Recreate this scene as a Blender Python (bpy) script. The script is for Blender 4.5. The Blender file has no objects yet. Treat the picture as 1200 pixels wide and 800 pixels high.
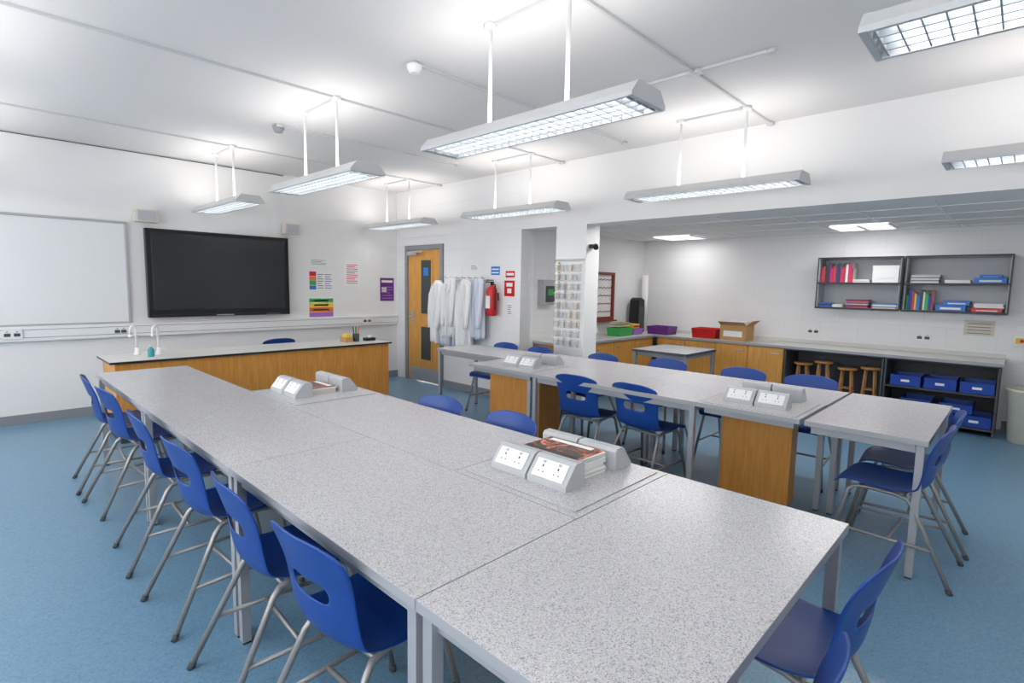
import bpy, bmesh, math, random
from mathutils import Vector, Matrix
random.seed(7)
C=bpy.context.collection
# ---------------------------------------------------------------- materials
def lin(c):
    out=[]
    for v in c:
        v=v/255.0
        out.append(v/12.92 if v<=0.04045 else ((v+0.055)/1.055)**2.4)
    return (out[0],out[1],out[2],1)
def mat(name,rgb,rough=0.5,metal=0.0,noise=0.0,nscale=20,bump=0.0,bscale=200,spec=0.5,emit=0,coat=0,trans=0,alpha=1):
    m=bpy.data.materials.new(name); m.use_nodes=True
    nt=m.node_tree; b=nt.nodes['Principled BSDF']
    b.inputs['Base Color'].default_value=lin(rgb)
    b.inputs['Roughness'].default_value=rough
    b.inputs['Metallic'].default_value=metal
    b.inputs['Specular IOR Level'].default_value=spec
    b.inputs['Coat Weight'].default_value=coat
    b.inputs['Transmission Weight'].default_value=trans
    b.inputs['Alpha'].default_value=alpha
    if emit:
        b.inputs['Emission Color'].default_value=lin(rgb); b.inputs['Emission Strength'].default_value=emit
    tc=nt.nodes.new('ShaderNodeTexCoord')
    if noise>0:
        n=nt.nodes.new('ShaderNodeTexNoise'); n.inputs['Scale'].default_value=nscale; n.inputs['Detail'].default_value=4
        nt.links.new(tc.outputs['Object'],n.inputs['Vector'])
        mx=nt.nodes.new('ShaderNodeMixRGB'); mx.blend_type='MIX'
        c=lin(rgb); k=1-noise; k2=1+noise*0.5
        mx.inputs[1].default_value=(c[0]*k,c[1]*k,c[2]*k,1); mx.inputs[2].default_value=(min(1,c[0]*k2),min(1,c[1]*k2),min(1,c[2]*k2),1)
        nt.links.new(n.outputs['Fac'],mx.inputs[0]); nt.links.new(mx.outputs[0],b.inputs['Base Color'])
    if bump>0:
        n=nt.nodes.new('ShaderNodeTexNoise'); n.inputs['Scale'].default_value=bscale
        nt.links.new(tc.outputs['Object'],n.inputs['Vector'])
        bp=nt.nodes.new('ShaderNodeBump'); bp.inputs['Strength'].default_value=bump; bp.inputs['Distance'].default_value=0.002
        nt.links.new(n.outputs['Fac'],bp.inputs['Height']); nt.links.new(bp.outputs[0],b.inputs['Normal'])
    return m
def speck(name,base,darks,light,rough=0.25,scale=260):
    m=mat(name,base,rough); nt=m.node_tree; b=nt.nodes['Principled BSDF']
    tc=nt.nodes.new('ShaderNodeTexCoord')
    v=nt.nodes.new('ShaderNodeTexVoronoi'); v.inputs['Scale'].default_value=scale
    nt.links.new(tc.outputs['Object'],v.inputs['Vector'])
    sp=nt.nodes.new('ShaderNodeSeparateColor'); nt.links.new(v.outputs['Color'],sp.inputs[0])
    cr=nt.nodes.new('ShaderNodeValToRGB'); cr.color_ramp.interpolation='CONSTANT'
    e=cr.color_ramp.elements; e[0].position=0; e[0].color=lin(darks[0]); e[1].position=0.10; e[1].color=lin(darks[1])
    x=e.new(0.28); x.color=lin(base); x=e.new(0.75); x.color=lin(light)
    nt.links.new(sp.outputs[0],cr.inputs[0]); nt.links.new(cr.outputs[0],b.inputs['Base Color'])
    return m
def wood(name,a,bc,rough=0.4,axis='Z'):
    m=mat(name,a,rough); nt=m.node_tree; b=nt.nodes['Principled BSDF']
    tc=nt.nodes.new('ShaderNodeTexCoord'); mp=nt.nodes.new('ShaderNodeMapping')
    mp.inputs['Scale'].default_value=(14,14,1.2) if axis=='Z' else (1.2,1.2,14)
    nt.links.new(tc.outputs['Object'],mp.inputs[0])
    n=nt.nodes.new('ShaderNodeTexNoise'); n.inputs['Scale'].default_value=3; n.inputs['Detail'].default_value=6; n.inputs['Distortion'].default_value=0.6
    nt.links.new(mp.outputs[0],n.inputs['Vector'])
    cr=nt.nodes.new('ShaderNodeValToRGB'); cr.color_ramp.elements[0].position=0.35; cr.color_ramp.elements[1].position=0.7
    cr.color_ramp.elements[0].color=lin(a); cr.color_ramp.elements[1].color=lin(bc)
    nt.links.new(n.outputs['Fac'],cr.inputs[0]); nt.links.new(cr.outputs[0],b.inputs['Base Color'])
    return m
def blockwall(name,rgb):
    m=mat(name,rgb,0.6); nt=m.node_tree; b=nt.nodes['Principled BSDF']
    g=nt.nodes.new('ShaderNodeNewGeometry'); s=nt.nodes.new('ShaderNodeSeparateXYZ'); nt.links.new(g.outputs['Position'],s.inputs[0])
    ad=nt.nodes.new('ShaderNodeMath'); nt.links.new(s.outputs[0],ad.inputs[0]); nt.links.new(s.outputs[1],ad.inputs[1])
    cb=nt.nodes.new('ShaderNodeCombineXYZ'); nt.links.new(ad.outputs[0],cb.inputs[0]); nt.links.new(s.outputs[2],cb.inputs[1])
    br=nt.nodes.new('ShaderNodeTexBrick'); br.inputs['Scale'].default_value=1; br.inputs['Brick Width'].default_value=0.44; br.inputs['Row Height'].default_value=0.22
    br.inputs['Mortar Size'].default_value=0.004; br.inputs['Mortar Smooth'].default_value=0.5
    c=lin(rgb); br.inputs['Color1'].default_value=c; br.inputs['Color2'].default_value=c
    br.inputs['Mortar'].default_value=(c[0]*.93,c[1]*.93,c[2]*.93,1)
    nt.links.new(cb.outputs[0],br.inputs['Vector']); nt.links.new(br.outputs['Color'],b.inputs['Base Color'])
    bp=nt.nodes.new('ShaderNodeBump'); bp.invert=True; bp.inputs['Strength'].default_value=0.3; bp.inputs['Distance'].default_value=0.003
    nt.links.new(br.outputs['Fac'],bp.inputs['Height']); nt.links.new(bp.outputs[0],b.inputs['Normal'])
    return m
M={}
M['wall']=mat('wall_paint',(235,234,233),0.6,bump=0.12,bscale=60)
M['block']=blockwall('painted_blockwork',(234,233,233))
M['ceil']=mat('ceiling_paint',(226,224,223),0.8,bump=0.1,bscale=40)
M['floor']=speck('blue_vinyl',(104,141,166),((92,128,154),(98,135,160)),(110,147,172),0.33,160)
M['top']=speck('grey_speckled_laminate',(192,190,191),((142,141,147),(170,169,173)),(206,204,205),0.24,400)
M['edge']=mat('laminate_edge',(156,157,161),0.4)
M['steel']=mat('grey_powdercoat_steel',(160,162,167),0.4,metal=0.15)
M['chrome']=mat('chair_frame_grey',(150,148,146),0.35,metal=0.4)
M['blue']=mat('blue_polypropylene',(15,62,140),0.38,bump=0.2,bscale=400)
M['wood']=wood('oak_laminate',(202,134,56),(218,154,74))
M['woodd']=wood('oak_door',(208,146,66),(224,166,86))
M['dark']=mat('dark_edge',(32,32,36),0.4)
M['black']=mat('black_plastic',(18,18,20),0.35)
M['screen']=mat('screen_glass',(36,38,41),0.14,spec=0.6)
M['white']=mat('white_plastic',(236,236,236),0.35)
M['wtop']=mat('white_worktop',(212,211,206),0.3,noise=0.04)
M['grey']=mat('grey_plastic',(180,182,185),0.4)
M['lgrey']=mat('light_grey_conduit',(208,208,208),0.5)
M['dgrey']=mat('dark_grey_board',(70,72,76),0.6)
M['mgrey']=mat('mid_grey',(138,141,146),0.5)
M['board']=mat('whiteboard_enamel',(230,231,231),0.2,coat=0.2)
M['alu']=mat('aluminium',(190,190,192),0.35,metal=0.6)
M['glass']=mat('dark_glass',(60,66,66),0.1)
M['coat']=mat('white_cotton',(238,238,238),0.85)
M['coatb']=mat('blue_white_cotton',(216,220,232),0.85)
M['card']=mat('cardboard',(190,148,98),0.8,noise=0.08)
M['lwood']=wood('light_wood',(176,122,72),(196,146,92))
M['clear']=mat('clear_pocket_vinyl',(236,236,232),0.2,alpha=0.25)
M['beige']=mat('beige_fabric',(214,206,192),0.8)
M['lamp']=mat('louvre_glow',(245,247,250),0.5,emit=1.0)
M['panel']=mat('ceiling_panel_glow',(245,248,255),0.5,emit=1.0)
M['louvre']=mat('louvre_blades',(162,168,172),0.4,metal=0.1)
M['body']=mat('luminaire_body',(204,204,204),0.45)
M['redw']=mat('red_brown_wood',(130,48,38),0.5)
M['gtop']=mat('grey_table_top',(178,179,182),0.35)
def col(name,rgb,r=0.5):
    k='c_'+name
    if k not in M: M[k]=mat(name,rgb,r)
    return M[k]
red=col('red_paint',(200,28,30),0.35); purple=col('purple',(105,40,130)); green=col('green',(60,165,80)); yellow=col('yellow',(240,205,70))
orange=col('orange',(230,120,50)); sky=col('light_blue',(50,120,205)); pink=col('pink',(205,50,110)); navy=col('royal_blue',(28,74,170)); paper=col('paper',(238,238,236),0.7)
teal=col('teal',(50,150,155)); brown=col('brown',(120,72,40)); ink=col('ink_grey',(120,125,130)); lilac=col('lilac',(160,110,190))
# ---------------------------------------------------------------- builder
class B:
    def __init__(s,name): s.name=name; s.bm=bmesh.new(); s.m=[]
    def mi(s,m):
        if m not in s.m: s.m.append(m)
        return s.m.index(m)
    def poly(s,vs,fs,m,smooth=False,M4=None):
        i=s.mi(m); bv=[s.bm.verts.new((M4@Vector(v)) if M4 else v) for v in vs]
        for f in fs:
            try:
                ff=s.bm.faces.new([bv[k] for k in f]); ff.material_index=i; ff.smooth=smooth
            except ValueError: pass
        return bv
    def box(s,x0,x1,y0,y1,z0,z1,m,M4=None,top=None):
        vs=[(x0,y0,z0),(x1,y0,z0),(x1,y1,z0),(x0,y1,z0),(x0,y0,z1),(x1,y0,z1),(x1,y1,z1),(x0,y1,z1)]
        fs=[(3,2,1,0),(0,1,5,4),(1,2,6,5),(2,3,7,6),(3,0,4,7)]
        bv=s.poly(vs,fs,m,False,M4)
        f=s.bm.faces.new([bv[k] for k in (4,5,6,7)]); f.material_index=s.mi(top or m)
    def tube(s,pts,r,m,seg=10,rs=None,caps=True):
        pts=[Vector(p) for p in pts]; n=len(pts); i=s.mi(m); rings=[]
        t0=(pts[1]-pts[0]).normalized(); up=Vector((0,0,1)) if abs(t0.z)<0.9 else Vector((1,0,0))
        nrm=t0.cross(up).normalized()
        for k in range(n):
            if k==0: t=pts[1]-pts[0]
            elif k==n-1: t=pts[-1]-pts[-2]
            else: t=(pts[k+1]-pts[k]).normalized()+(pts[k]-pts[k-1]).normalized()
            t.normalize(); nrm=(nrm-t*nrm.dot(t)).normalized(); bn=t.cross(nrm)
            rr=rs[k] if rs else r
            rings.append([s.bm.verts.new(pts[k]+(nrm*math.cos(a)+bn*math.sin(a))*rr) for a in [2*math.pi*j/seg for j in range(seg)]])
        for k in range(n-1):
            for j in range(seg):
                f=s.bm.faces.new([rings[k][j],rings[k][(j+1)%seg],rings[k+1][(j+1)%seg],rings[k+1][j]]); f.material_index=i; f.smooth=True
        if caps:
            f=s.bm.faces.new(rings[0][::-1]); f.material_index=i
            f=s.bm.faces.new(rings[-1]); f.material_index=i
    def lathe(s,cx,cy,prof,m,seg=24,sx=1,sy=1,closed=True):
        i=s.mi(m); rings=[]
        for r,z in prof:
            rings.append([s.bm.verts.new((cx+sx*r*math.cos(2*math.pi*j/seg),cy+sy*r*math.sin(2*math.pi*j/seg),z)) for j in range(seg)])
        for k in range(len(rings)-1):
            for j in range(seg):
                f=s.bm.faces.new([rings[k][j],rings[k][(j+1)%seg],rings[k+1][(j+1)%seg],rings[k+1][j]]); f.material_index=i; f.smooth=True
        if closed:
            f=s.bm.faces.new(rings[0][::-1]); f.material_index=i
            f=s.bm.faces.new(rings[-1]); f.material_index=i
    def prism(s,poly,axis,a0,a1,m,M4=None):
        n=len(poly)
        if axis=='Y': A=[(p[0],a0,p[1]) for p in poly]; Bv=[(p[0],a1,p[1]) for p in poly]
        elif axis=='X': A=[(a0,p[0],p[1]) for p in poly]; Bv=[(a1,p[0],p[1]) for p in poly]
        else: A=[(p[0],p[1],a0) for p in poly]; Bv=[(p[0],p[1],a1) for p in poly]
        fs=[tuple(range(n))[::-1],tuple(range(n,2*n))]+[(k,(k+1)%n,n+(k+1)%n,n+k) for k in range(n)]
        s.poly(A+Bv,fs,m,False,M4)
    def mesh(s,me,m,smooth=True):
        i=s.mi(m); n0=len(s.bm.faces); s.bm.from_mesh(me); s.bm.faces.ensure_lookup_table()
        for f in s.bm.faces[n0:]: f.material_index=i; f.smooth=smooth
    def done(s,loc=(0,0,0),rz=0,bevel=0,link=True,fixn=True):
        if fixn: bmesh.ops.recalc_face_normals(s.bm,faces=s.bm.faces)
        me=bpy.data.meshes.new(s.name); s.bm.to_mesh(me); s.bm.free()
        for m in s.m: me.materials.append(m)
        o=bpy.data.objects.new(s.name,me); o.location=loc; o.rotation_euler=(0,0,rz)
        if bevel:
            b=o.modifiers.new('bevel','BEVEL'); b.width=bevel; b.segments=2; b.limit_method='ANGLE'; b.angle_limit=math.radians(50)
        if link: C.objects.link(o)
        return o
def inst(o,loc,rz=0):
    n=bpy.data.objects.new(o.name.split('.')[0],o.data); n.location=loc; n.rotation_euler=(0,0,rz)
    for md in o.modifiers:
        b=n.modifiers.new(md.name,md.type)
        if md.type=='BEVEL': b.width=md.width; b.segments=md.segments; b.limit_method='ANGLE'; b.angle_limit=md.angle_limit
    C.objects.link(n); return n
# ---------------------------------------------------------------- room
YF=7.27; XD=4.88; H=2.91; XB=7.95; XL=-1.8; YN=-2.4
b=B('floor'); b.box(XL-.15,XB+.15,YN-.15,YF+.15,-.1,0,M['floor']); b.done()
b=B('ceiling'); b.box(XL-.15,XD+.25,YN-.15,YF+.15,H,H+.12,M['ceil']); b.done()
b=B('wall_far'); b.box(XL-.15,XD+.25,YF,YF+.15,0,H,M['wall']); b.done()
b=B('wall_near'); b.box(XL-.15,XB+.15,YN-.15,YN,0,H,M['wall']); b.done()
b=B('wall_left')
wins=[(-1.6,0.6),(1.4,3.6),(4.4,6.6)]
b.box(XL-.15,XL,YN,YF,0,.95,M['wall']); b.box(XL-.15,XL,YN,YF,2.5,H,M['wall'])
ys=[YN]+[v for w in wins for v in w]+[YF]
for k in range(0,len(ys),2): b.box(XL-.15,XL,ys[k],ys[k+1],.95,2.5,M['wall'])
b.done()
for k,(a,c) in enumerate(wins):
    b=B('window_%d'%(k+1))
    for y in (a,(a+c)/2-.02,c-.04): b.box(XL-.1,XL-.05,y,y+.04,.95,2.5,M['white'])
    for z in (.95,1.9,2.46): b.box(XL-.1,XL-.05,a+.04,(a+c)/2-.02,z,z+.04,M['white']); b.box(XL-.1,XL-.05,(a+c)/2+.02,c-.04,z,z+.04,M['white'])
    b.done()
b=B('wall_right')
# wall with a door opening (6.08-7.02) and the wide alcove opening
for (y0,y1,z0,z1,m) in [(4.56,6.08,0,H,'block'),(7.02,YF,0,H,'block'),(6.08,7.02,2.08,H,'block'),(3.57,4.0,0,H,'wall'),(4.0,4.56,2.19,H,'wall'),(-.6,3.57,2.19,H,'wall'),(YN,-.6,0,H,'wall')]:
    b.box(XD,XD+.25,y0,y1,z0,z1,M[m])
b.done()
b=B('wall_alcove_left'); b.box(XD+.25,XB+.15,4.62,4.77,0,2.4,M['block']); b.done()
b=B('wall_alcove_back'); b.box(XB,XB+.15,-.75,4.62,0,2.4,M['block']); b.done()
b=B('wall_alcove_right'); b.box(XD+.25,XB,-.75,-.6,0,2.4,M['block']); b.done()
mt=mat('ceiling_tile',(236,235,232),0.8,bump=0.3,bscale=150)
b=B('ceiling_alcove'); b.box(XD+.25,XB,-.6,4.62,2.25,2.35,mt)
y=-.6
while y<4.62: b.box(XD+.25,XB,y,y+.02,2.244,2.25,M['white']); y+=.6
x=XD+.45
while x<XB: b.box(x,x+.02,-.6,4.62,2.243,2.25,M['white']); x+=.6
b.done()
lps=[]
for (x,y,hx,hy,e) in [(7.4,3.72,.28,.28,5),(7.3,1.42,.28,.28,5),(5.26,2.7,.06,.58,13),(5.26,.9,.06,.58,13)]:  # last two are added fill lights, hidden behind the header to brighten the alcove
    b=B('ceiling_or_fill_panel'); b.box(x-hx,x+hx,y-hy,y+hy,2.228,2.242,M['panel']); b.box(x-hx-.02,x+hx+.02,y-hy-.02,y-hy,2.225,2.243,M['white']); b.box(x-hx-.02,x+hx+.02,y+hy,y+hy+.02,2.225,2.243,M['white']); b.box(x-hx-.02,x+hx+.02,y-.02,y+.02,2.225,2.228,M['white'])
    lps.append((b.done(),x,y,hx,hy,e))
b=B('baseboard_far'); b.box(XL,XD,YF-.012,YF,0,.1,M['mgrey']); b.done()
b=B('baseboard_right'); b.box(XD-.012,XD,4.56,6.07,0,.1,M['mgrey']); b.box(XD-.012,XD,3.57,4.0,0,.1,M['mgrey']); b.done()
b=B('baseboard_alcove'); b.box(XB-.012,XB,-.6,.08,0,.1,M['mgrey']); b.done()
b=B('gap_shadow_strip'); b.box(XL,3.1,YF-.01,YF,H-.018,H-.010,M['dgrey']); b.done()  # thin dark strip standing in for the shadow line between wall and ceiling
b=B('trim_2'); b.box(XL,XD-.01,YF-.05,YF,.85,1.0,M['white']); b.box(XL,XD-.01,YF-.055,YF-.05,.885,.89,M['mgrey']); b.box(XL,XD-.01,YF-.055,YF-.05,.965,.97,M['mgrey']); b.done(bevel=.004)
def outlet(name,wall,u,z,w=.15,h=.086,face=None,dark=True):
    b=B(name)
    if wall=='Y':
        y=face; b.box(u-w/2,u+w/2,y-.012,y,z-h/2,z+h/2,M['white'])
        for k in (-1,1):
            b.box(u+k*w*.24-.024,u+k*w*.24+.024,y-.015,y-.012,z-.02,z+.012,M['dgrey']); b.box(u+k*w*.24-.008,u+k*w*.24+.008,y-.016,y-.012,z+.02,z+.034,M['grey'])
    else:
        x=face; b.box(x-.012,x,u-w/2,u+w/2,z-h/2,z+h/2,M['white'])
        for k in (-1,1):
            b.box(x-.015,x-.012,u+k*w*.24-.024,u+k*w*.24+.024,z-.02,z+.012,M['dgrey']); b.box(x-.016,x-.012,u+k*w*.24-.008,u+k*w*.24+.008,z+.02,z+.034,M['grey'])
    return b.done(bevel=.002)
outlet('wall_socket','Y',.34,.925,face=YF-.055)
outlet('wall_socket','Y',4.3,.925,face=YF-.055)
outlet('wall_socket','X',2.02,.96,face=XB)
outlet('wall_socket','X',.84,.97,face=XB)
b=B('emergency_stop_switch'); b.box(XB-.04,XB,-.08,.06,.94,1.06,M['white']); b.box(XB-.05,XB-.04,-.06,.04,.97,1.03,yellow)
b.tube([(XB-.05,-.01,1.0),(XB-.08,-.01,1.0)],.018,red,14); b.box(XB-.015,XB,-.06,.04,1.1,1.17,paper); b.done(bevel=.003)
outlet('light_switch','Y',1.22,.92,.12,.05,face=YF-.055)
# whiteboard
b=B('whiteboard'); b.box(-.9,1.31,YF-.02,YF-.004,1.02,2.1,M['board'])
for (x0,x1,z0,z1) in [(-.93,1.34,2.1,2.125),(-.93,1.34,.995,1.02),(-.93,-.9,1.02,2.1),(1.31,1.335,1.02,2.1)]: b.box(x0,x1,YF-.03,YF-.002,z0,z1,M['alu'])
b.done(bevel=.003)
# interactive display
b=B('wall_display'); x0,x1,z0,z1=1.49,3.1,1.06,2.07
b.box(x0,x1,YF-.09,YF-.02,z0,z1,M['black']); b.box(x0+.055,x1-.055,YF-.094,YF-.09,z0+.085,z1-.05,M['screen'])
b.box(x0,x1,YF-.105,YF-.09,z0,z0+.03,M['black']); b.box(x0,x1,YF-.105,YF-.09,z1-.018,z1,M['black']); b.box(x0,x0+.02,YF-.105,YF-.09,z0,z1,M['black']); b.box(x1-.02,x1,YF-.105,YF-.09,z0,z1,M['black'])
b.box(x0+.7,x0+.9,YF-.11,YF-.105,z0+.008,z0+.02,M['grey'])
for k in range(6): b.box(x1-.3+k*.03,x1-.285+k*.03,YF-.11,YF-.105,z0+.01,z0+.018,M['grey'])
b.box(x0+.5,x1-.5,YF-.02,YF,1.3,1.8,M['dgrey'])
b.done(bevel=.006)
for (a,c) in [(1.40,1.62),(3.05,3.25)]:
    b=B('wall_speaker'); b.prism([(a,2.13),(c,2.13),(c-.01,2.265),(a+.01,2.265)],'Y',YF-.15,YF-.03,M['beige']); b.box(a+.02,c-.02,YF-.156,YF-.15,2.145,2.25,M['grey']); b.box((a+c)/2-.02,(a+c)/2+.02,YF-.03,YF,2.17,2.22,M['dgrey']); b.done(bevel=.006)
# posters
def poster(u0,u1,z0,z1,base,blocks,wall='Y',name='wall_poster'):
    b=B(name)
    def bx(a,c,d,e,t0,t1,m):
        if wall=='Y': b.box(a,c,YF-t1,YF-t0,d,e,m)
        else: b.box(XD-t1,XD-t0,a,c,d,e,m)
    bx(u0,u1,z0,z1,.001,.004,base)
    w=u1-u0; h=z1-z0
    for (a,c,d,e,m) in blocks:
        if wall!='Y': a,c=1-c,1-a
        bx(u0+a*w,u0+c*w,z0+d*h,z0+e*h,.004,.006,m)
    return b.done()
lines=lambda n,m,a=.1,c=.9,lo=.1,hi=.9:[(a,c-(.25 if k%3==2 else 0)*(c-a),lo+(hi-lo)*k/n,lo+(hi-lo)*(k+.35)/n,m) for k in range(n)]
poster(3.43,3.71,1.735,1.83,paper,lines(4,ink))
poster(3.42,3.78,1.38,1.66,paper,[(.03,.3,.72,.95,red),(.03,.3,.5,.7,orange),(.03,.3,.26,.48,green),(.03,.3,.04,.24,sky)]+lines(7,ink,.36,.6)+lines(7,lilac,.66,.95))
poster(3.42,3.78,.99,1.265,paper,[(0,1,.8,1,green),(0,1,.56,.78,yellow),(0,1,.3,.54,orange),(0,1,.05,.28,lilac),(.2,.8,.85,.93,paper),(.2,.8,.62,.7,ink),(.15,.85,.38,.44,ink)])
poster(3.97,4.22,1.45,1.82,paper,lines(10,pink,.12,.85))
poster(4.57,4.82,1.22,1.58,purple,[(.1,.9,.8,.9,paper)]+lines(5,lilac,.1,.9,.1,.7)+[(.1,.45,.35,.6,paper)])
# ---------------------------------------------------------------- door (set in its opening)
b=B('door_1'); X=XD+.025
b.box(X-.05,X+.1,6.083,6.15,0,2.077,M['mgrey']); b.box(X-.05,X+.1,6.95,7.017,0,2.077,M['mgrey']); b.box(X-.05,X+.1,6.15,6.95,2.01,2.077,M['mgrey'])
b.box(X-.03,X+.015,6.153,6.947,.01,2.007,M['woodd'])
for (a,c,d,e) in [(6.36,6.6,1.05,1.85),(6.36,6.6,.35,.85)]:
    b.box(X-.042,X-.03,a-.03,c+.03,d-.03,e+.03,M['woodd']); b.box(X-.045,X-.042,a,c,d,e,M['glass'])
b.box(X-.075,X-.03,6.68,6.92,1.93,1.99,M['alu']); b.box(X-.1,X-.075,6.5,6.7,1.965,1.985,M['alu'])
b.tube([(X-.03,6.84,1.0),(X-.09,6.84,1.0),(X-.09,6.72,1.0)],.01,M['alu']); b.box(X-.035,X-.03,6.81,6.87,.9,1.1,M['alu'])
b.box(X-.034,X-.03,6.2,6.9,.02,.22,M['alu']); b.box(X-.048,X-.045,6.42,6.54,1.62,1.74,sky)
b.done(bevel=.003)
# ---------------------------------------------------------------- signs / extinguisher
poster(4.93,5.09,1.63,1.74,sky,[(.1,.9,.2,.35,paper),(.1,.9,.6,.75,paper)],'X','fire_exit_sign')
poster(4.66,4.82,1.6,1.68,red,[(.1,.9,.3,.7,paper)],'X','fire_sign')
poster(4.66,4.84,1.36,1.56,red,[(.2,.8,.62,.85,paper),(.3,.7,.2,.5,paper)],'X','fire_sign')
poster(4.70,4.78,1.12,1.28,paper,lines(5,ink),'X','wall_notice')
poster(5.35,5.5,1.70,1.78,paper,lines(3,ink),'X','wall_notice')
b=B('fire_extinguisher'); cx,cy=XD-.1,4.97
b.lathe(cx,cy,[(.03,1.10),(.065,1.105),(.072,1.13),(.072,1.42),(.06,1.46),(.03,1.485),(.02,1.5)],red)
b.lathe(cx,cy,[(.022,1.5),(.022,1.53)],M['black'],12)
b.box(cx-.1,cx+.03,cy-.012,cy+.012,1.53,1.545,M['black']); b.box(cx-.09,cx+.02,cy-.01,cy+.01,1.555,1.567,M['black'])
b.tube([(cx,cy-.02,1.515),(cx-.03,cy-.09,1.5),(cx-.03,cy-.1,1.4),(cx-.02,cy-.085,1.25),(cx-.02,cy-.085,1.18)],.01,M['black'],8)
b.box(cx-.077,cx-.072,cy-.04,cy+.04,1.2,1.36,paper); b.box(cx+.06,XD,cy-.03,cy+.03,1.3,1.4,M['dgrey']); b.done()
# ---------------------------------------------------------------- lab coats
b=B('coat_rail'); b.box(XD-.02,XD,5.14,6.0,1.56,1.62,M['white'])
hooks=[5.2,5.33,5.46,5.59,5.72,5.85,5.96]
for y in hooks: b.tube([(XD-.02,y,1.59),(XD-.07,y,1.59),(XD-.08,y,1.61)],.006,M['alu'],8)
b.done()
def lab_coat(y,x,ztop,length,w,seed,m):
    rnd=random.Random(seed); b=B('lab_coat'); i=b.mi(m); seg=56; rings=[]; ph=[rnd.uniform(0,6.28) for _ in range(4)]
    nz=18
    for k in range(nz+1):
        t=k/nz; z=ztop-length*t
        if t<.06: a=.04+t*1.2
        else: a=.11+ (w-.11)*min(1,(t-.06)/.12)**.7
        bb=.035+.04*min(1,t*3)
        amp=.004+.03*min(1,t*1.5)
        ring=[]
        for j in range(seg):
            th=2*math.pi*j/seg
            f=amp*(math.sin(6*th+ph[0]+t*.8)+.6*math.sin(10*th+ph[1]-t)+.5*math.sin(3*th+ph[2]+1.5*t))
            ring.append(b.bm.verts.new((x+(bb+f)*math.sin(th),y+(a+f*.4)*math.cos(th),z+.01*math.sin(3*th+ph[3])*t)))
        rings.append(ring)
    for k in range(nz):
        for j in range(seg):
            f=b.bm.faces.new([rings[k][j],rings[k][(j+1)%seg],rings[k+1][(j+1)%seg],rings[k+1][j]]); f.material_index=i; f.smooth=True
    for f in (rings[0],rings[-1]):
        ff=b.bm.faces.new(f); ff.material_index=i
    for sgn in (-1,1):
        p=[(x-.01,y+sgn*(w*.6),ztop-.09),(x-.04,y+sgn*(w*.9),ztop-.2),(x-.06,y+sgn*(w*.95),ztop-.42),(x-.07,y+sgn*(w*.85),ztop-.58),(x-.075,y+sgn*(w*.8),ztop-.66)]
        b.tube(p,.05,m,14,rs=[.04,.042,.036,.034,.032])
    b.poly([(x-.085,y-.005,ztop-.26),(x-.06,y-.06,ztop-.04),(x-.085,y-.075,ztop-.14)],[(0,1,2)],m)
    b.poly([(x-.085,y+.005,ztop-.26),(x-.06,y+.06,ztop-.04),(x-.085,y+.075,ztop-.14)],[(0,1,2)],m)
    b.box(x-.075,x-.07,y+.02,y+.065,ztop-.52,ztop-.44,m)
    return b.done()
for k,(y,mm) in enumerate([(5.20,'coatb'),(5.34,'coat'),(5.49,'coatb'),(5.64,'coat'),(5.79,'coatb'),(5.92,'coat')]):
    lab_coat(y,XD-.13-.10*(k%2),1.59-.02*(k%3),.80+.06*((k*2)%3),.105,k+3,M[mm])
# ---------------------------------------------------------------- hanging organiser on the column
b=B('hanging_pocket_organiser'); b.box(XD-.006,XD-.001,3.6,3.99,.78,1.8,M['white']); b.box(XD-.02,XD,3.59,4.0,1.79,1.81,M['grey'])
for r in range(9):
    for c in range(4):
        y0=3.615+c*.094; z0=.8+r*.108; rnd=random.random()
        b.prism([(XD-.012,z0),(XD-.035,z0+.005),(XD-.05,z0+.085),(XD-.012,z0+.09)],'Y',y0,y0+.082,M['clear'])
        b.box(XD-.051,XD-.048,y0,y0+.082,z0+.08,z0+.086,M['white'])
        if rnd<.75: b.tube([(XD-.028,y0+.03,z0+.015),(XD-.028,y0+.03,z0+.07+.04*random.random())],.011,random.choice([M['beige'],M['grey'],M['mgrey'],M['card'],M['beige']]),8)
        if rnd>.4: b.tube([(XD-.028,y0+.055,z0+.015),(XD-.026,y0+.06,z0+.08)],.009,random.choice([M['beige'],M['grey'],M['white']]),8)
b.done()
b=B('security_camera'); b.box(XD+.05,XD+.12,3.50,3.57,1.93,1.97,M['dark']); b.tube([(XD+.08,3.5,1.95),(XD+.0,3.44,1.93)],.03,M['black'],12); b.done()
# ---------------------------------------------------------------- ceiling fixtures
b=B('suspended_light_fitting'); L=.70; W=.135
prof=[(-W,0),(-W-.004,.018),(-W+.045,.072),(W-.045,.072),(W+.004,.018),(W,0),(W-.015,0),(W-.018,.04),(-W+.018,.04),(-W+.015,0)]
b.prism(prof,'Y',-L,L,M['body'])
for sg in (-1,1):
    y0,y1=sorted((sg*L,sg*(L+.02))); b.prism([(-W-.004,0),(-W-.004,.018),(-W+.045,.074),(W-.045,.074),(W+.004,.018),(W+.004,0)],'Y',y0,y1,M['body'])
b.box(-W+.02,W-.02,-L+.005,L-.005,.036,.039,M['lamp'])
for k in range(25):
    y=-L+.02+k*(2*L-.04)/24; b.box(-W+.018,W-.018,y-.0022,y+.0022,.001,.03,M['louvre'])
for x in (-.06,.0,.06): b.box(x-.0035,x+.0035,-L+.005,L-.005,.001,.03,M['louvre'])
for y in (-.27,.27):
    b.tube([(0,y,.07),(0,y,H-2.285)],.011,M['white'],10); b.lathe(0,y,[(.035,H-2.285-.03),(.035,H-2.285)],M['white'],16)
fx0=None
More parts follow.
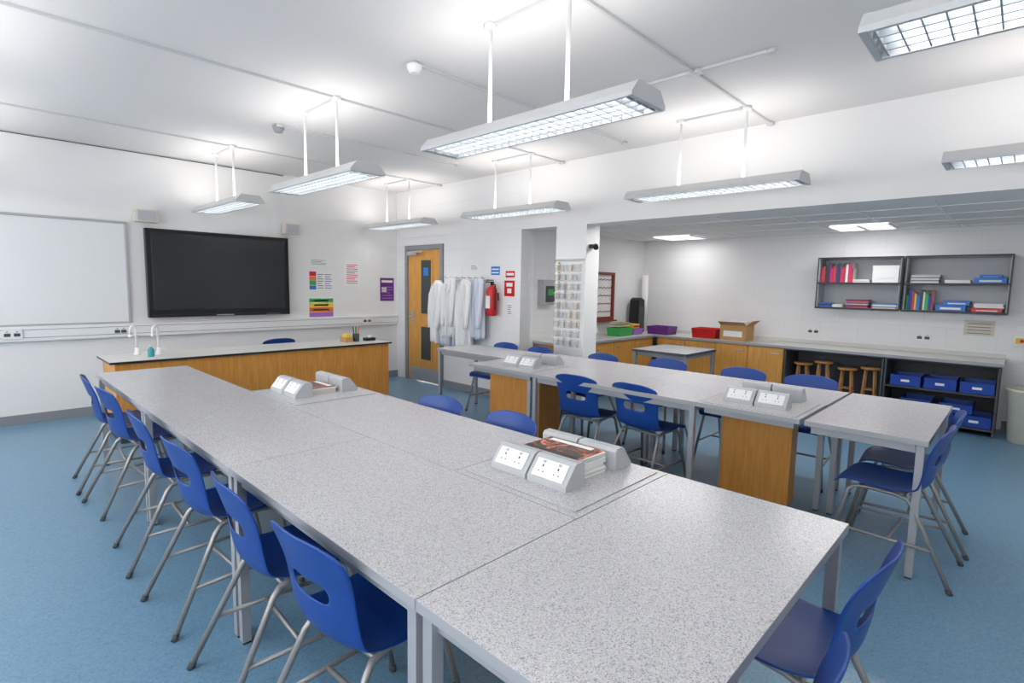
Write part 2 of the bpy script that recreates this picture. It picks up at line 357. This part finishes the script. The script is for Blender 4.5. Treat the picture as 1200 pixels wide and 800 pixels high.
for x in (2.1,4.33,-.15):
    for y in (1.95,4.2,6.42,-.28):
        if fx0 is None: fx0=b.done(loc=(x,y,2.285),fixn=True); o=fx0
        else: o=inst(fx0,(x,y,2.285))
        la=bpy.data.lights.new('uplight','AREA'); la.shape='RECTANGLE'; la.size=.17; la.size_y=1.3; la.energy=5.2; la.color=(1,.965,.93)
        lo=bpy.data.objects.new('uplight',la); C.objects.link(lo); lo.parent=o; lo.location=(0,0,.085); lo.rotation_euler=(math.pi,0,0)
        la=bpy.data.lights.new('downlight','AREA'); la.shape='RECTANGLE'; la.size=.2; la.size_y=1.3; la.energy=7.2; la.color=(1,.985,.965)
        lo=bpy.data.objects.new('downlight',la); C.objects.link(lo); lo.parent=o; lo.location=(0,0,.0355)
for (o,x,y,hx,hy,e) in lps:
    la=bpy.data.lights.new('panel_or_fill_lamp','AREA'); la.shape='RECTANGLE'; la.size=2*hx; la.size_y=2*hy; la.energy=e; la.color=(1,.98,.955)
    lo=bpy.data.objects.new('panel_or_fill_lamp',la); C.objects.link(lo); lo.parent=o; lo.location=(x,y,2.22)
# ceiling conduit
def conduit(pts,name='ceiling_conduit'):
    b=B(name)
    for p,q in zip(pts[:-1],pts[1:]):
        if abs(p[0]-q[0])>abs(p[1]-q[1]): a,c=sorted((p[0],q[0])); b.box(a,c,p[1]-.009,p[1]+.009,H-.016,H,M['lgrey'])
        else: a,c=sorted((p[1],q[1])); b.box(p[0]-.009,p[0]+.009,a,c,H-.016,H,M['lgrey'])
    for p in pts: b.lathe(p[0],p[1],[(.028,H-.026),(.03,H-.02),(.03,H)],M['lgrey'],14)
    b.done()
for y in (6.15,3.93,1.68,-.55):
    conduit([(-1.75,y),(2.1,y),(4.33,y),(4.85,y)])
for x in (2.1,4.33):
    for y in (6.15,3.93,1.68): conduit([(x,y+.03),(x,y+.55)])
conduit([(2.12,2.95),(4.6,2.95)]); conduit([(2.11,4.99),(4.2,4.99)]); conduit([(3.41,1.65),(3.41,1.2)]); conduit([(3.41,1.71),(3.41,2.3)])
for (x,y,m) in [(2.12,2.95,'white'),(2.11,5.02,'mgrey')]:
    b=B('smoke_detector'); b.lathe(x,y,[(.02,H-.07),(.035,H-.065),(.04,H-.05),(.045,H-.045),(.05,H-.03),(.05,H-.021),(.05,H-.02)],M[m],20); b.done()
# ---------------------------------------------------------------- tables
def table(x0,x1,y0,y1,z=.75,legs=None,name='laboratory_table',leg=M['steel'],topm=None,edge=None,ov=.012):
    b=B(name); b.box(x0,x1,y0,y1,z-.03,z,edge or M['edge'],top=topm or M['top'])
    i=.03
    b.box(x0+i,x1-i,y0+i,y0+i+.025,z-.075,z-.03,leg); b.box(x0+i,x1-i,y1-i-.025,y1-i,z-.075,z-.03,leg)
    b.box(x0+i,x0+i+.025,y0+i+.025,y1-i-.025,z-.075,z-.03,leg); b.box(x1-i-.025,x1-i,y0+i+.025,y1-i-.025,z-.075,z-.03,leg)
    s=.036
    if legs is None: legs=[(x0+ov,y0+ov),(x1-ov-s,y0+ov),(x0+ov,y1-ov-s),(x1-ov-s,y1-ov-s)]
    for (x,y) in legs:
        b.box(x,x+s,y,y+s,.008,z-.03,leg); b.box(x+.002,x+s-.002,y+.002,y+s-.002,0,.008,M['black'])
    return b.done(bevel=.0015)
table(.71,1.345,3.765,5.25); table(.71,1.345,2.255,3.762); table(.71,1.345,.99,2.252); table(.71,1.96,.35,.987)
table(1.348,1.955,1.608,3.1)
s_=.036
table(3.36,4.56,.29,.865,legs=[(3.375,.305),(4.51,.305),(4.51,.815),(3.98,.815)])
table(3.963,4.56,.885,2.2,legs=[(3.98,.9),(4.51,.9),(3.98,2.15),(4.51,2.15)]); table(3.963,4.56,2.203,3.8)
table(3.36,3.96,1.523,3.0)
table(3.87,4.5,3.83,4.95)
def service(x0,x1,y0,y1,cab,legs=(),z=.75):
    b=B('service_bench_pedestal'); b.box(x0,x1,y0,y1,z-.03,z,M['edge'],top=M['top'])
    b.box(x0+.03,x1-.03,y0+.03,y1-.03,z,z+.004,M['edge'],top=M['top'])
    cx0,cx1,cy0,cy1=cab
    b.box(cx0,cx1,cy0,cy1,.04,.68,M['wood']); b.box(cx0+.02,cx1-.02,cy0+.02,cy1-.02,0,.04,M['dgrey'])
    b.box(x0+.04,x1-.04,y0+.04,y1-.04,.68,z-.03,M['steel'])
    b.box(cx0-.002,cx0,cy0+.008,cy1-.008,.05,.67,M['wood'])
    for (x,y) in legs: b.box(x,x+.036,y,y+.036,0,.68,M['steel'])
    return b.done(bevel=.0015)
service(1.348,1.96,.99,1.605,(1.38,1.93,1.02,1.57)); service(1.348,1.96,3.103,3.76,(1.38,1.93,3.14,3.73))
service(3.36,3.96,.89,1.52,(3.82,3.95,1.05,1.52))
service(3.36,3.96,3.003,3.8,(3.62,3.92,3.12,3.77),legs=[(3.38,3.02)])
def sockets(x,y,flip=False,z=.754):
    """double socket block; slanted face towards -X (or +X if flip)"""
    b=B('bench_socket_block'); w=.095
    prof=[(-.06,0),(-.06,.02),(-.005,.088),(.01,.095),(.045,.092),(.055,.08),(.055,0)]
    b.prism(prof,'Y',-w,w,M['grey'])
    d=Vector((.055,0,.068)).normalized(); n=Vector((-d.z,0,d.x)); o=Vector((-.0325,0,.054))
    Mx=Matrix(((0,d.x,n.x,o.x),(-1,0,0,0),(0,d.z,n.z,o.z),(0,0,0,1)))
    b.box(-.075,.075,-.036,.036,0,.006,M['white'],M4=Mx)
    for k in (-1,1):
        c=k*.037
        b.box(c-.003,c+.003,.004,.014,.006,.007,M['black'],M4=Mx)
        b.box(c-.014,c-.008,-.016,-.012,.006,.007,M['black'],M4=Mx); b.box(c+.008,c+.014,-.016,-.012,.006,.007,M['black'],M4=Mx)
        b.box(c-.006,c+.006,.021,.031,.006,.009,M['grey'],M4=Mx)
    return b.done(loc=(x,y,z),rz=math.pi if flip else 0,bevel=.003)
for (x,y) in [(1.54,1.335),(1.51,3.5),(3.58,1.21),(3.58,3.31)]:
    for dy in (-.1,.1):
        sockets(x,y+dy); sockets(x+.32,y+dy,True)
# printed cover: swirls of brown / orange / pink
pm=mat('printed_magazine_cover',(60,30,22),.25); nt=pm.node_tree; tc=nt.nodes.new('ShaderNodeTexCoord'); nz=nt.nodes.new('ShaderNodeTexNoise'); nz.inputs['Scale'].default_value=14; nz.inputs['Distortion'].default_value=2
nt.links.new(tc.outputs['Object'],nz.inputs['Vector']); cr=nt.nodes.new('ShaderNodeValToRGB'); e=cr.color_ramp.elements; e[0].position=.42; e[0].color=lin((34,20,18)); e[1].position=.72; e[1].color=lin((214,150,130))
x_=e.new(.52); x_.color=lin((120,48,26)); x_=e.new(.6); x_.color=lin((205,98,44)); nt.links.new(nz.outputs['Fac'],cr.inputs[0]); nt.links.new(cr.outputs[0],nt.nodes['Principled BSDF'].inputs['Base Color'])
def magazines(x,y,n,z=.754):
    b=B('magazine_stack')
    for k in range(n):
        a=random.uniform(-.05,.05); Mx=Matrix.Translation((x+random.uniform(-.006,.006),y+random.uniform(-.008,.008),z+k*.009))@Matrix.Rotation(a,4,'Z')
        b.box(-.09,.09,-.145,.145,0,.0085,random.choice([paper,M['beige'],paper]),M4=Mx,top=paper)
    Mx=Matrix.Translation((x,y,z+n*.009))
    b.box(-.088,.088,-.142,.142,0,.001,pm,M4=Mx)
    b.box(.05,.08,-.10,.12,.001,.0014,paper,M4=Mx); b.box(-.084,-.06,-.13,.13,.001,.0014,M['black'],M4=Mx)
    b.done()
magazines(1.70,1.325,9); magazines(1.67,3.5,4)
# ---------------------------------------------------------------- chair
def chair_mesh():
    P=[(.225,.425,.165),(.212,.448,.19),(.17,.458,.203),(.08,.452,.208),(-.02,.442,.208),(-.11,.440,.203),(-.165,.453,.197),(-.195,.495,.19),(-.205,.55,.185),(-.213,.60,.185),(-.222,.655,.19),(-.235,.70,.198),(-.25,.75,.202),(-.262,.788,.198),(-.268,.806,.18)]
    xs=[-1,-.86,-.5,-.25,0,.25,.5,.86,1]
    bm=bmesh.new(); g=[]
    for k,(y,z,w) in enumerate(P):
        row=[]
        for u in xs:
            if k<=6: dz=.014*abs(u)**3*(1 if k>1 else -.3); dy=0
            else: dz=0; dy=.036*u*u
            if k in (5,6): dy=.018*u*u; dz+=.012*u*u
            if k>=12: dz-=(.012,.022,.03)[k-12]*abs(u)**4
            row.append(bm.verts.new((u*w,y+dy,z+dz)))
        g.append(row)
    for k in range(len(P)-1):
        for j in range(len(xs)-1):
            if k==9 and 2<=j<=5: continue
            bm.faces.new([g[k][j],g[k][j+1],g[k+1][j+1],g[k+1][j]])
    bmesh.ops.recalc_face_normals(bm,faces=bm.faces)
    me=bpy.data.meshes.new('tmp'); bm.to_mesh(me); bm.free()
    o=bpy.data.objects.new('tmp',me); C.objects.link(o)
    s=o.modifiers.new('s','SOLIDIFY'); s.thickness=.009; s.offset=0
    s=o.modifiers.new('ss','SUBSURF'); s.levels=2; s.render_levels=2
    dg=bpy.context.evaluated_depsgraph_get(); m2=bpy.data.meshes.new_from_object(o.evaluated_get(dg))
    bpy.data.objects.remove(o); return m2
def make_chair():
    b=B('school_chair'); b.mesh(chair_mesh(),M['blue'])
    r=.0115
    for s in (-1,1):
        x=s*.155
        b.tube([(s*.205,.235,.008),(s*.165,.15,.40),(s*.158,.125,.425),(s*.155,.06,.432),(s*.155,-.06,.428),(s*.158,-.115,.415),(s*.165,-.14,.385),(s*.21,-.33,.008)],r,M['chrome'],10)
        b.tube([(s*.205,.236,0),(s*.204,.232,.025)],.0135,M['dgrey'],10); b.tube([(s*.2105,-.332,0),(s*.2078,-.32,.025)],.0135,M['dgrey'],10)
        b.tube([(s*.189,.198,.185),(s*.192,-.238,.185)],.009,M['chrome'],8)
    b.tube([(-.16,.10,.428),(.16,.10,.428)],.009,M['chrome'],8); b.tube([(-.16,-.1,.42),(.16,-.1,.42)],.009,M['chrome'],8)
    b.tube([(-.191,-.05,.185),(.191,-.05,.185)],.009,M['chrome'],8)
    return b.done()
chair0=None
def chair(x,y,face):
    global chair0
    rz=math.radians(face-90)
    if chair0 is None:
        chair0=make_chair(); chair0.location=(x,y,0); chair0.rotation_euler=(0,0,rz)
    else: inst(chair0,(x,y,0),rz)
for (x,y,a) in [(.86,1.43,4),(.85,1.98,-3),(.85,2.66,3),(.84,3.33,-2),(.84,4.25,5),(.83,4.8,-4)]: chair(x,y,a)
chair(1.81,2.55,180+4); chair(1.83,1.98,180-3)
chair(3.60,2.55,4); chair(3.62,2.0,-4)
for (x,y,a) in [(4.42,3.15,176),(4.58,2.47,183),(4.58,1.76,178),(4.60,1.20,184),(4.36,4.5,182),(4.36,3.97,176)]: chair(x,y,a)
chair(1.71,.45,86); chair(1.09,.45,90)
chair(3.56,.47,88); chair(4.05,.46,94)
chair(2.70,6.79,90)
# ---------------------------------------------------------------- teacher desk
b=B('teacher_bench'); x0,x1,y0,y1,z=.88,3.78,5.75,6.38,.76
b.box(x0,x1,y0,y1,z-.022,z,M['dark'],top=M['wtop']); b.box(x0+.0,x1-.0,y0+.0,y1-.0,z-.005,z+.002,M['wtop'])
b.box(x0+.04,x1-.03,y0+.03,y1-.03,.08,z-.022,M['wood']); b.box(x0+.06,x1-.05,y0+.06,y1-.06,0,.08,M['dgrey'])
for k in range(1,4): xx=x0+.04+k*(x1-x0-.07)/4; b.box(xx-.002,xx+.002,y0+.026,y0+.03,.09,z-.04,M['wood'])
b.done(bevel=.003)
def tap(x,y,z):
    b=B('gooseneck_tap'); m=M['white']; b.lathe(x,y,[(.03,z),(.03,z+.012),(.02,z+.02),(.017,z+.07)],m,16)
    pts=[(x,y,z+.06),(x,y,z+.24)]+[(x-.03+.03*math.cos(a),y-.035+.035*math.cos(a),z+.24+.045*math.sin(a)) for a in [math.pi*k/8 for k in range(1,9)]]+[(x-.06,y-.07,z+.20)]
    b.tube(pts,.011,m,10); b.box(x+.012,x+.055,y-.008,y+.008,z+.05,z+.066,m); b.lathe(x-.06,y-.07,[(.014,z+.18),(.014,z+.205)],m,12); b.done()
tap(1.17,6.2,.762); tap(1.33,6.1,.762)
def bottle(x,y,z,h,r,m,cap,name='bottle'):
    b=B(name); b.lathe(x,y,[(r*.9,z),(r,z+.01),(r,z+h*.6),(r*.45,z+h*.75),(r*.35,z+h*.85)],m,18); b.lathe(x,y,[(r*.42,z+h*.85),(r*.42,z+h)],cap,14); b.done()
bottle(1.24,5.98,.762,.11,.028,teal,M['white'],'soap_bottle')
b=B('pen_pot'); b.lathe(3.45,6.05,[(.04,.762),(.042,.86)],M['dgrey'],18)
for k in range(6):
    a=k; b.tube([(3.45+.02*math.cos(a),6.05+.02*math.sin(a),.78),(3.45+.04*math.cos(a),6.05+.04*math.sin(a),.95)],.006,[red,sky,yellow,M['black'],green,orange][k],8)
b.done()
b=B('tape_dispenser'); b.box(3.56,3.7,6.0,6.08,.762,.80,M['black']); b.lathe(3.63,6.04,[(.03,.80),(.03,.83)],M['white'],16); b.done(bevel=.004)
b=B('desk_organiser'); b.box(3.28,3.38,6.0,6.15,.762,.82,M['card']); b.box(3.3,3.37,6.02,6.13,.82,.86,yellow); b.done(bevel=.003)
# ---------------------------------------------------------------- alcove counters
zt=.79
b=B('alcove_worktop'); b.box(7.33,XB-.004,.1,4.615,zt-.035,zt,M['edge'],top=M['wtop']); b.done(bevel=.003)
b=B('alcove_worktop'); b.box(XD+.26,7.328,4.02,4.615,zt-.035,zt,M['edge'],top=M['wtop']); b.done(bevel=.003)
b=B('trim_4'); b.box(XB-.015,XB,.1,4.6,zt+.001,zt+.05,M['wtop']); b.done()
def cupboard(x0,x1,y0,y1,n,face,name='base_cupboard'):
    b=B(name); z1=.754; b.box(x0,x1,y0,y1,.09,z1,M['wood']); b.box(x0+.03,x1-.03,y0+.03,y1-.03,0,.09,M['dgrey'])
    if face=='X':
        w=(y1-y0)/n
        for k in range(n):
            b.box(x0-.018,x0,y0+k*w+.004,y0+(k+1)*w-.004,.1,z1-.01,M['woodd']); b.box(x0-.03,x0-.018,y0+k*w+.05,y0+k*w+.15,z1-.09,z1-.075,M['alu'])
    else:
        w=(x1-x0)/n
        for k in range(n):
            b.box(x0+k*w+.004,x0+(k+1)*w-.004,y0-.018,y0,.1,z1-.01,M['woodd']); b.box(x0+k*w+.05,x0+k*w+.15,y0-.03,y0-.018,z1-.09,z1-.075,M['alu'])
    b.done(bevel=.002)
cupboard(7.38,XB-.01,2.2,4.0,4,'X'); cupboard(5.2,7.32,4.07,4.61,4,'Y')
def openunit(y0,y1,name,sh):
    b=B(name); x0,x1=7.38,XB-.01; z1=.754
    b.box(x1-.02,x1,y0,y1,.08,z1,M['dgrey']); b.box(x0,x1-.02,y0,y0+.02,0,z1,M['dgrey']); b.box(x0,x1-.02,y1-.02,y1,0,z1,M['dgrey'])
    b.box(x0,x1-.02,y0+.02,y1-.02,.06,.08,M['dgrey']); b.box(x0,x1-.02,y0+.02,y1-.02,z1-.02,z1,M['dgrey'])
    for z in sh: b.box(x0+.01,x1-.02,y0+.02,y1-.02,z,z+.018,M['dgrey'])
    b.done(bevel=.002)
openunit(1.12,2.19,'open_base_unit',[]); openunit(.12,1.11,'open_base_unit',[.42])
def tray(x,y,z,w=.28,d=.4,h=.12,m=None,name='storage_tray'):
    b=B(name); m=m or navy; t=.006
    x0,x1,y0,y1=x,x+d,y-w/2,y+w/2
    b.box(x0+.01,x1-.01,y0+.01,y1-.01,z,z+t,m)
    b.prism([(x0+.01,z),(x0,z+h),(x0+t,z+h),(x0+.01+t,z)],'Y',y0,y1,m); b.prism([(x1-.01,z),(x1,z+h),(x1-t,z+h),(x1-.01-t,z)],'Y',y0,y1,m)
    b.box(x0+t,x1-t,y0,y0+t,z,z+h,m); b.box(x0+t,x1-t,y1-t,y1,z,z+h,m)
    b.box(x0-.012,x0,y0,y1,z+h-.012,z+h,m); b.box(x0-.003,x0+.003,y-.04,y+.04,z+h*.4,z+h*.62,paper)
    b.done(bevel=.002)
for z in (.081,.439):
    for k in range(3): tray(7.41,.29+k*.31,z)
for k in range(2): tray(7.41,.45+k*.35,.081+.125,h=.1)
# small wooden stools with round seats, splayed legs and rungs, stored under the counter
def stool(x,y,h,r):
    b=B('wooden_stool'); z0=.081
    b.lathe(x,y,[(r*.92,h-.03),(r,h-.022),(r,h-.006),(r*.95,h)],M['lwood'],20)
    ft=[]
    for k in range(4):
        a=math.pi/4+k*math.pi/2; p=(x+r*.6*math.cos(a),y+r*.6*math.sin(a),h-.03); q=(x+r*.95*math.cos(a),y+r*.95*math.sin(a),z0+.004); b.tube([q,p],.013,M['lwood'],8)
        ft.append(((p[0]+q[0])/2,(p[1]+q[1])/2,(p[2]+q[2])/2))
    for k in range(4): b.tube([ft[k],ft[(k+1)%4]],.008,M['lwood'],8)
    b.done()
for (x,y,h,r) in [(7.56,1.27,.60,.105),(7.60,1.52,.56,.11),(7.54,1.77,.62,.105),(7.60,2.02,.57,.11)]: stool(x,y,h,r)
# ---------------------------------------------------------------- wall shelves
def shelf_unit(y0,y1):
    b=B('bookshelf_unit'); x0,x1=7.65,XB-.002; z0,z1=1.28,1.92
    b.box(x1-.015,x1,y0,y1,z0,z1,M['grey']); b.box(x0,x1-.015,y0,y0+.022,z0,z1,M['grey']); b.box(x0,x1-.015,y1-.022,y1,z0,z1,M['grey'])
    for z in (z0,(z0+z1)/2-.01,z1-.02): b.box(x0,x1-.015,y0+.022,y1-.022,z,z+.02,M['grey'])
    b.box(x0-.006,x0,y0,y1,z1-.018,z1,M['dark']); b.box(x0-.006,x0,y0,y1,z0-.004,z0+.02,M['dark']); b.box(x0-.006,x0,y0,y1,(z0+z1)/2-.01,(z0+z1)/2+.01,M['dark'])
    b.box(x0-.006,x0,y0,y0+.014,z0+.02,z1-.018,M['dark']); b.box(x0-.006,x0,y1-.014,y1,z0+.02,z1-.018,M['dark'])
    b.done(bevel=.002)
shelf_unit(1.06,1.95); shelf_unit(.12,1.04)
zL,zU=1.3015,1.611
def books(y,z,seq,name='row_of_books'):
    b=B(name)
    for (t,h,m) in seq: b.box(7.72,7.9,y-t+.001,y,z,z+h,paper); b.box(7.716,7.72,y-t+.001,y,z,z+h,m); b.box(7.716,7.9,y-.0015,y,z,z+h,m); y-=t
    b.done()
cols=[pink,red,M['black'],purple,pink,red,navy,M['dgrey'],pink,red,paper]
books(1.92,zU,[(.018+.01*((k*7)%3),.18+.02*((k*5)%4),cols[k%len(cols)]) for k in range(13)])
books(1.01,zL,[(.018+.008*((k*5)%3),.17+.02*((k*3)%4),[green,navy,red,yellow,sky,M['black'],paper][k%7]) for k in range(10)])
def box(y0,y1,z0,z1,m,name='cardboard_box',lab=paper,x0=7.69,x1=7.9):
    b=B(name); b.box(x0,x1,y0,y1,z0,z1,m); b.box(x0-.003,x1,y0-.003,y1+.003,z1-.02,z1+.003,m); w=y1-y0; h=z1-z0
    b.box(x0-.002,x0,y0+w*.15,y0+w*.85,z0+h*.25,z0+h*.65,lab); b.done(bevel=.002)
box(1.1,1.36,zU,zU+.2,paper,'file_box',M['white'])
def papers(y0,y1,z,n,ms,name='paper_stack'):
    b=B(name)
    for k in range(n):
        o=random.uniform(-.01,.01); b.box(7.70+o,7.9+o*.3,y0+o,y1+o,z+k*.012,z+k*.012+.0115,ms[k%len(ms)])
    b.done()
papers(1.39,1.56,zU,3,[paper,M['grey']]); papers(1.78,1.915,zL,4,[sky,navy,M['black']]); papers(1.66,1.77,zL,3,[paper]); papers(1.38,1.62,zL,8,[pink,M['dgrey'],red,paper,navy,orange]); papers(1.1,1.34,zL,5,[M['beige'],sky,paper])
papers(.72,.98,zU,8,[paper,M['grey'],ink]); papers(.46,.68,zU,3,[paper]); box(.16,.42,zU,zU+.055,sky,'exercise_book_box'); box(.2,.38,zU+.06,zU+.09,sky,'exercise_book_box')
box(.47,.73,zL,zL+.06,sky,'exercise_book_box'); box(.44,.66,zL+.065,zL+.11,sky,'exercise_book_box'); box(.17,.42,zL,zL+.04,red,'exercise_book_box'); papers(.16,.4,zL+.045,4,[paper])
poster_b=B('wall_notice'); poster_b.box(XB-.01,XB-.001,.22,.48,1.03,1.2,M['beige'])
for k in range(4): poster_b.box(XB-.013,XB-.01,.25,.45,1.05+k*.035,1.058+k*.035,ink)
poster_b.done()
# ---------------------------------------------------------------- things on the alcove counter
zc=.7915
b=B('cardboard_carton'); x,y,z=7.45,2.72,zc; w,d,h=.36,.3,.21
b.box(x,x+d,y,y+w,z,z+h,M['card']); b.box(x-.002,x,y+.05,y+.31,z+.05,z+.13,paper)
b.poly([(x,y,z+h),(x,y+w,z+h),(x-.09,y+w,z+h+.05),(x-.09,y,z+h+.05)],[(0,1,2,3)],M['card']); b.poly([(x,y,z+h),(x+d,y,z+h),(x+d,y-.08,z+h+.07),(x,y-.08,z+h+.07)],[(0,1,2,3)],M['card'])
b.box(x+.02,x+d-.02,y+.05,y+.25,z+h,z+h+.05,paper); b.done()
def basin(x,y,z,w,d,h,m,name):
    b=B(name); t=.008
    b.box(x-d/2+.02,x+d/2-.02,y-w/2+.02,y+w/2-.02,z,z+t,m)
    for s in (-1,1):
        p=[(x+s*(d/2-.02),z),(x+s*d/2,z+h),(x+s*(d/2+.012),z+h),(x+s*(d/2+.012),z+h-.008),(x+s*(d/2-.012),z)]; b.prism(p,'Y',y-w/2,y+w/2,m)
        p=[(y+s*(w/2-.02),z),(y+s*w/2,z+h),(y+s*(w/2+.012),z+h),(y+s*(w/2+.012),z+h-.008),(y+s*(w/2-.012),z)]; b.prism(p,'X',x-d/2,x+d/2,m)
    b.done(bevel=.003)
basin(7.55,3.30,zc,.34,.3,.14,red,'red_plastic_tray'); basin(7.55,4.03,zc,.34,.3,.12,purple,'purple_plastic_basin')
basin(6.75,4.28,zc,.22,.34,.12,green,'green_plastic_basket'); basin(7.12,4.3,zc,.22,.26,.09,lilac,'lilac_plastic_box')
b=B('egg_carton_stack')
for k in range(5): b.box(6.6,6.9,4.2+.005*(k%2),4.36,.93+k*.012,.938+k*.012,[paper,yellow,green,paper,M['card']][k])
b.done()
b=B('glue_box'); b.box(7.02,7.2,4.22,4.38,.885,.95,yellow); b.box(7.03,7.19,4.215,4.22,.9,.93,red); b.done(bevel=.003)
b=B('paper_roll'); b.lathe(7.8,4.5,[(.055,zc),(.055,1.7)],paper,24); b.lathe(7.8,4.5,[(.02,1.7),(.02,1.702)],M['card'],12); b.done()
b=B('portable_speaker'); b.prism([(7.42,zc),(7.62,zc),(7.6,1.3),(7.5,1.34),(7.44,1.3)],'Y',4.38,4.55,M['black']); b.box(7.43,7.6,4.372,4.38,.85,1.2,M['dgrey']); b.done(bevel=.01)
b=B('drying_rack'); y=4.62
for (x0,x1,z0,z1) in [(6.52,6.56,1.0,1.72),(6.98,7.02,1.0,1.72),(6.56,6.98,1.68,1.72),(6.56,6.98,1.0,1.05)]: b.box(x0,x1,y-.05,y,z0,z1,M['redw'])
b.box(6.56,6.98,y-.012,y,1.05,1.68,paper)
for r in range(5):
    for c in range(4): b.tube([(6.63+c*.09,y-.012,1.12+r*.12),(6.63+c*.09,y-.07,1.14+r*.12)],.006,M['redw'],8)
b.box(6.5,7.04,y-.1,y,.98,1.0,M['redw']); b.done()
b=B('paper_towel_dispenser'); b.box(5.27,5.52,4.5,4.62,1.25,1.58,M['alu']); b.box(5.3,5.49,4.494,4.5,1.29,1.5,M['dgrey']); b.box(5.34,5.45,4.49,4.494,1.38,1.46,green); b.done(bevel=.008)
for k,(x,m) in enumerate([(5.3,M['dgrey']),(5.42,green),(5.52,M['white']),(5.64,brown),(5.8,M['white'])]): bottle(x,4.25+.03*(k%2),zc,.16+.03*(k%3),.035,m,M['black'],'reagent_bottle')
bottle(6.15,4.3,zc,.2,.04,M['white'],M['dgrey'],'reagent_bottle')
b=B('washing_up_bowl'); b.lathe(5.97,4.25,[(.08,zc),(.1,.86),(.105,.86),(.104,.865)],M['grey'],20); b.done()
table(5.65,6.45,2.7,3.4,z=.76,name='side_table',leg=M['mgrey'],topm=M['gtop'],edge=M['dgrey'])
b=B('waste_bin'); b.lathe(7.42,-.14,[(.15,0),(.16,.01),(.2,.52),(.21,.53),(.21,.55),(.195,.55),(.15,.03)],col('cream_plastic',(205,203,190),.4),28,closed=False); b.lathe(7.42,-.14,[(.15,.001),(.15,.03)],M['c_cream_plastic'],28); b.done()
# ---------------------------------------------------------------- world, camera
w=bpy.data.worlds.new('World'); bpy.context.scene.world=w; w.use_nodes=True
bg=w.node_tree.nodes['Background']; bg.inputs[0].default_value=(.94,.97,1,1); bg.inputs[1].default_value=6.0
yaw,pit,roll,F=.7656,-.1053,.0178,622.5
f=Vector((math.cos(yaw)*math.cos(pit),math.sin(yaw)*math.cos(pit),math.sin(pit)))
r=Vector((math.sin(yaw),-math.cos(yaw),0)); u=r.cross(f)
c,s=math.cos(roll),math.sin(roll); r2=c*r+s*u; u2=c*u-s*r
cam=bpy.data.cameras.new('camera'); cam.sensor_width=36; cam.lens=36*F/1200; cam.clip_start=.02
co=bpy.data.objects.new('camera',cam); C.objects.link(co)
co.matrix_world=Matrix(((r2.x,u2.x,-f.x,0),(r2.y,u2.y,-f.y,0),(r2.z,u2.z,-f.z,1.5),(0,0,0,1)))
bpy.context.scene.camera=co
vs=bpy.context.scene.view_settings; vs.view_transform='Standard'; vs.look='None'; vs.exposure=.14
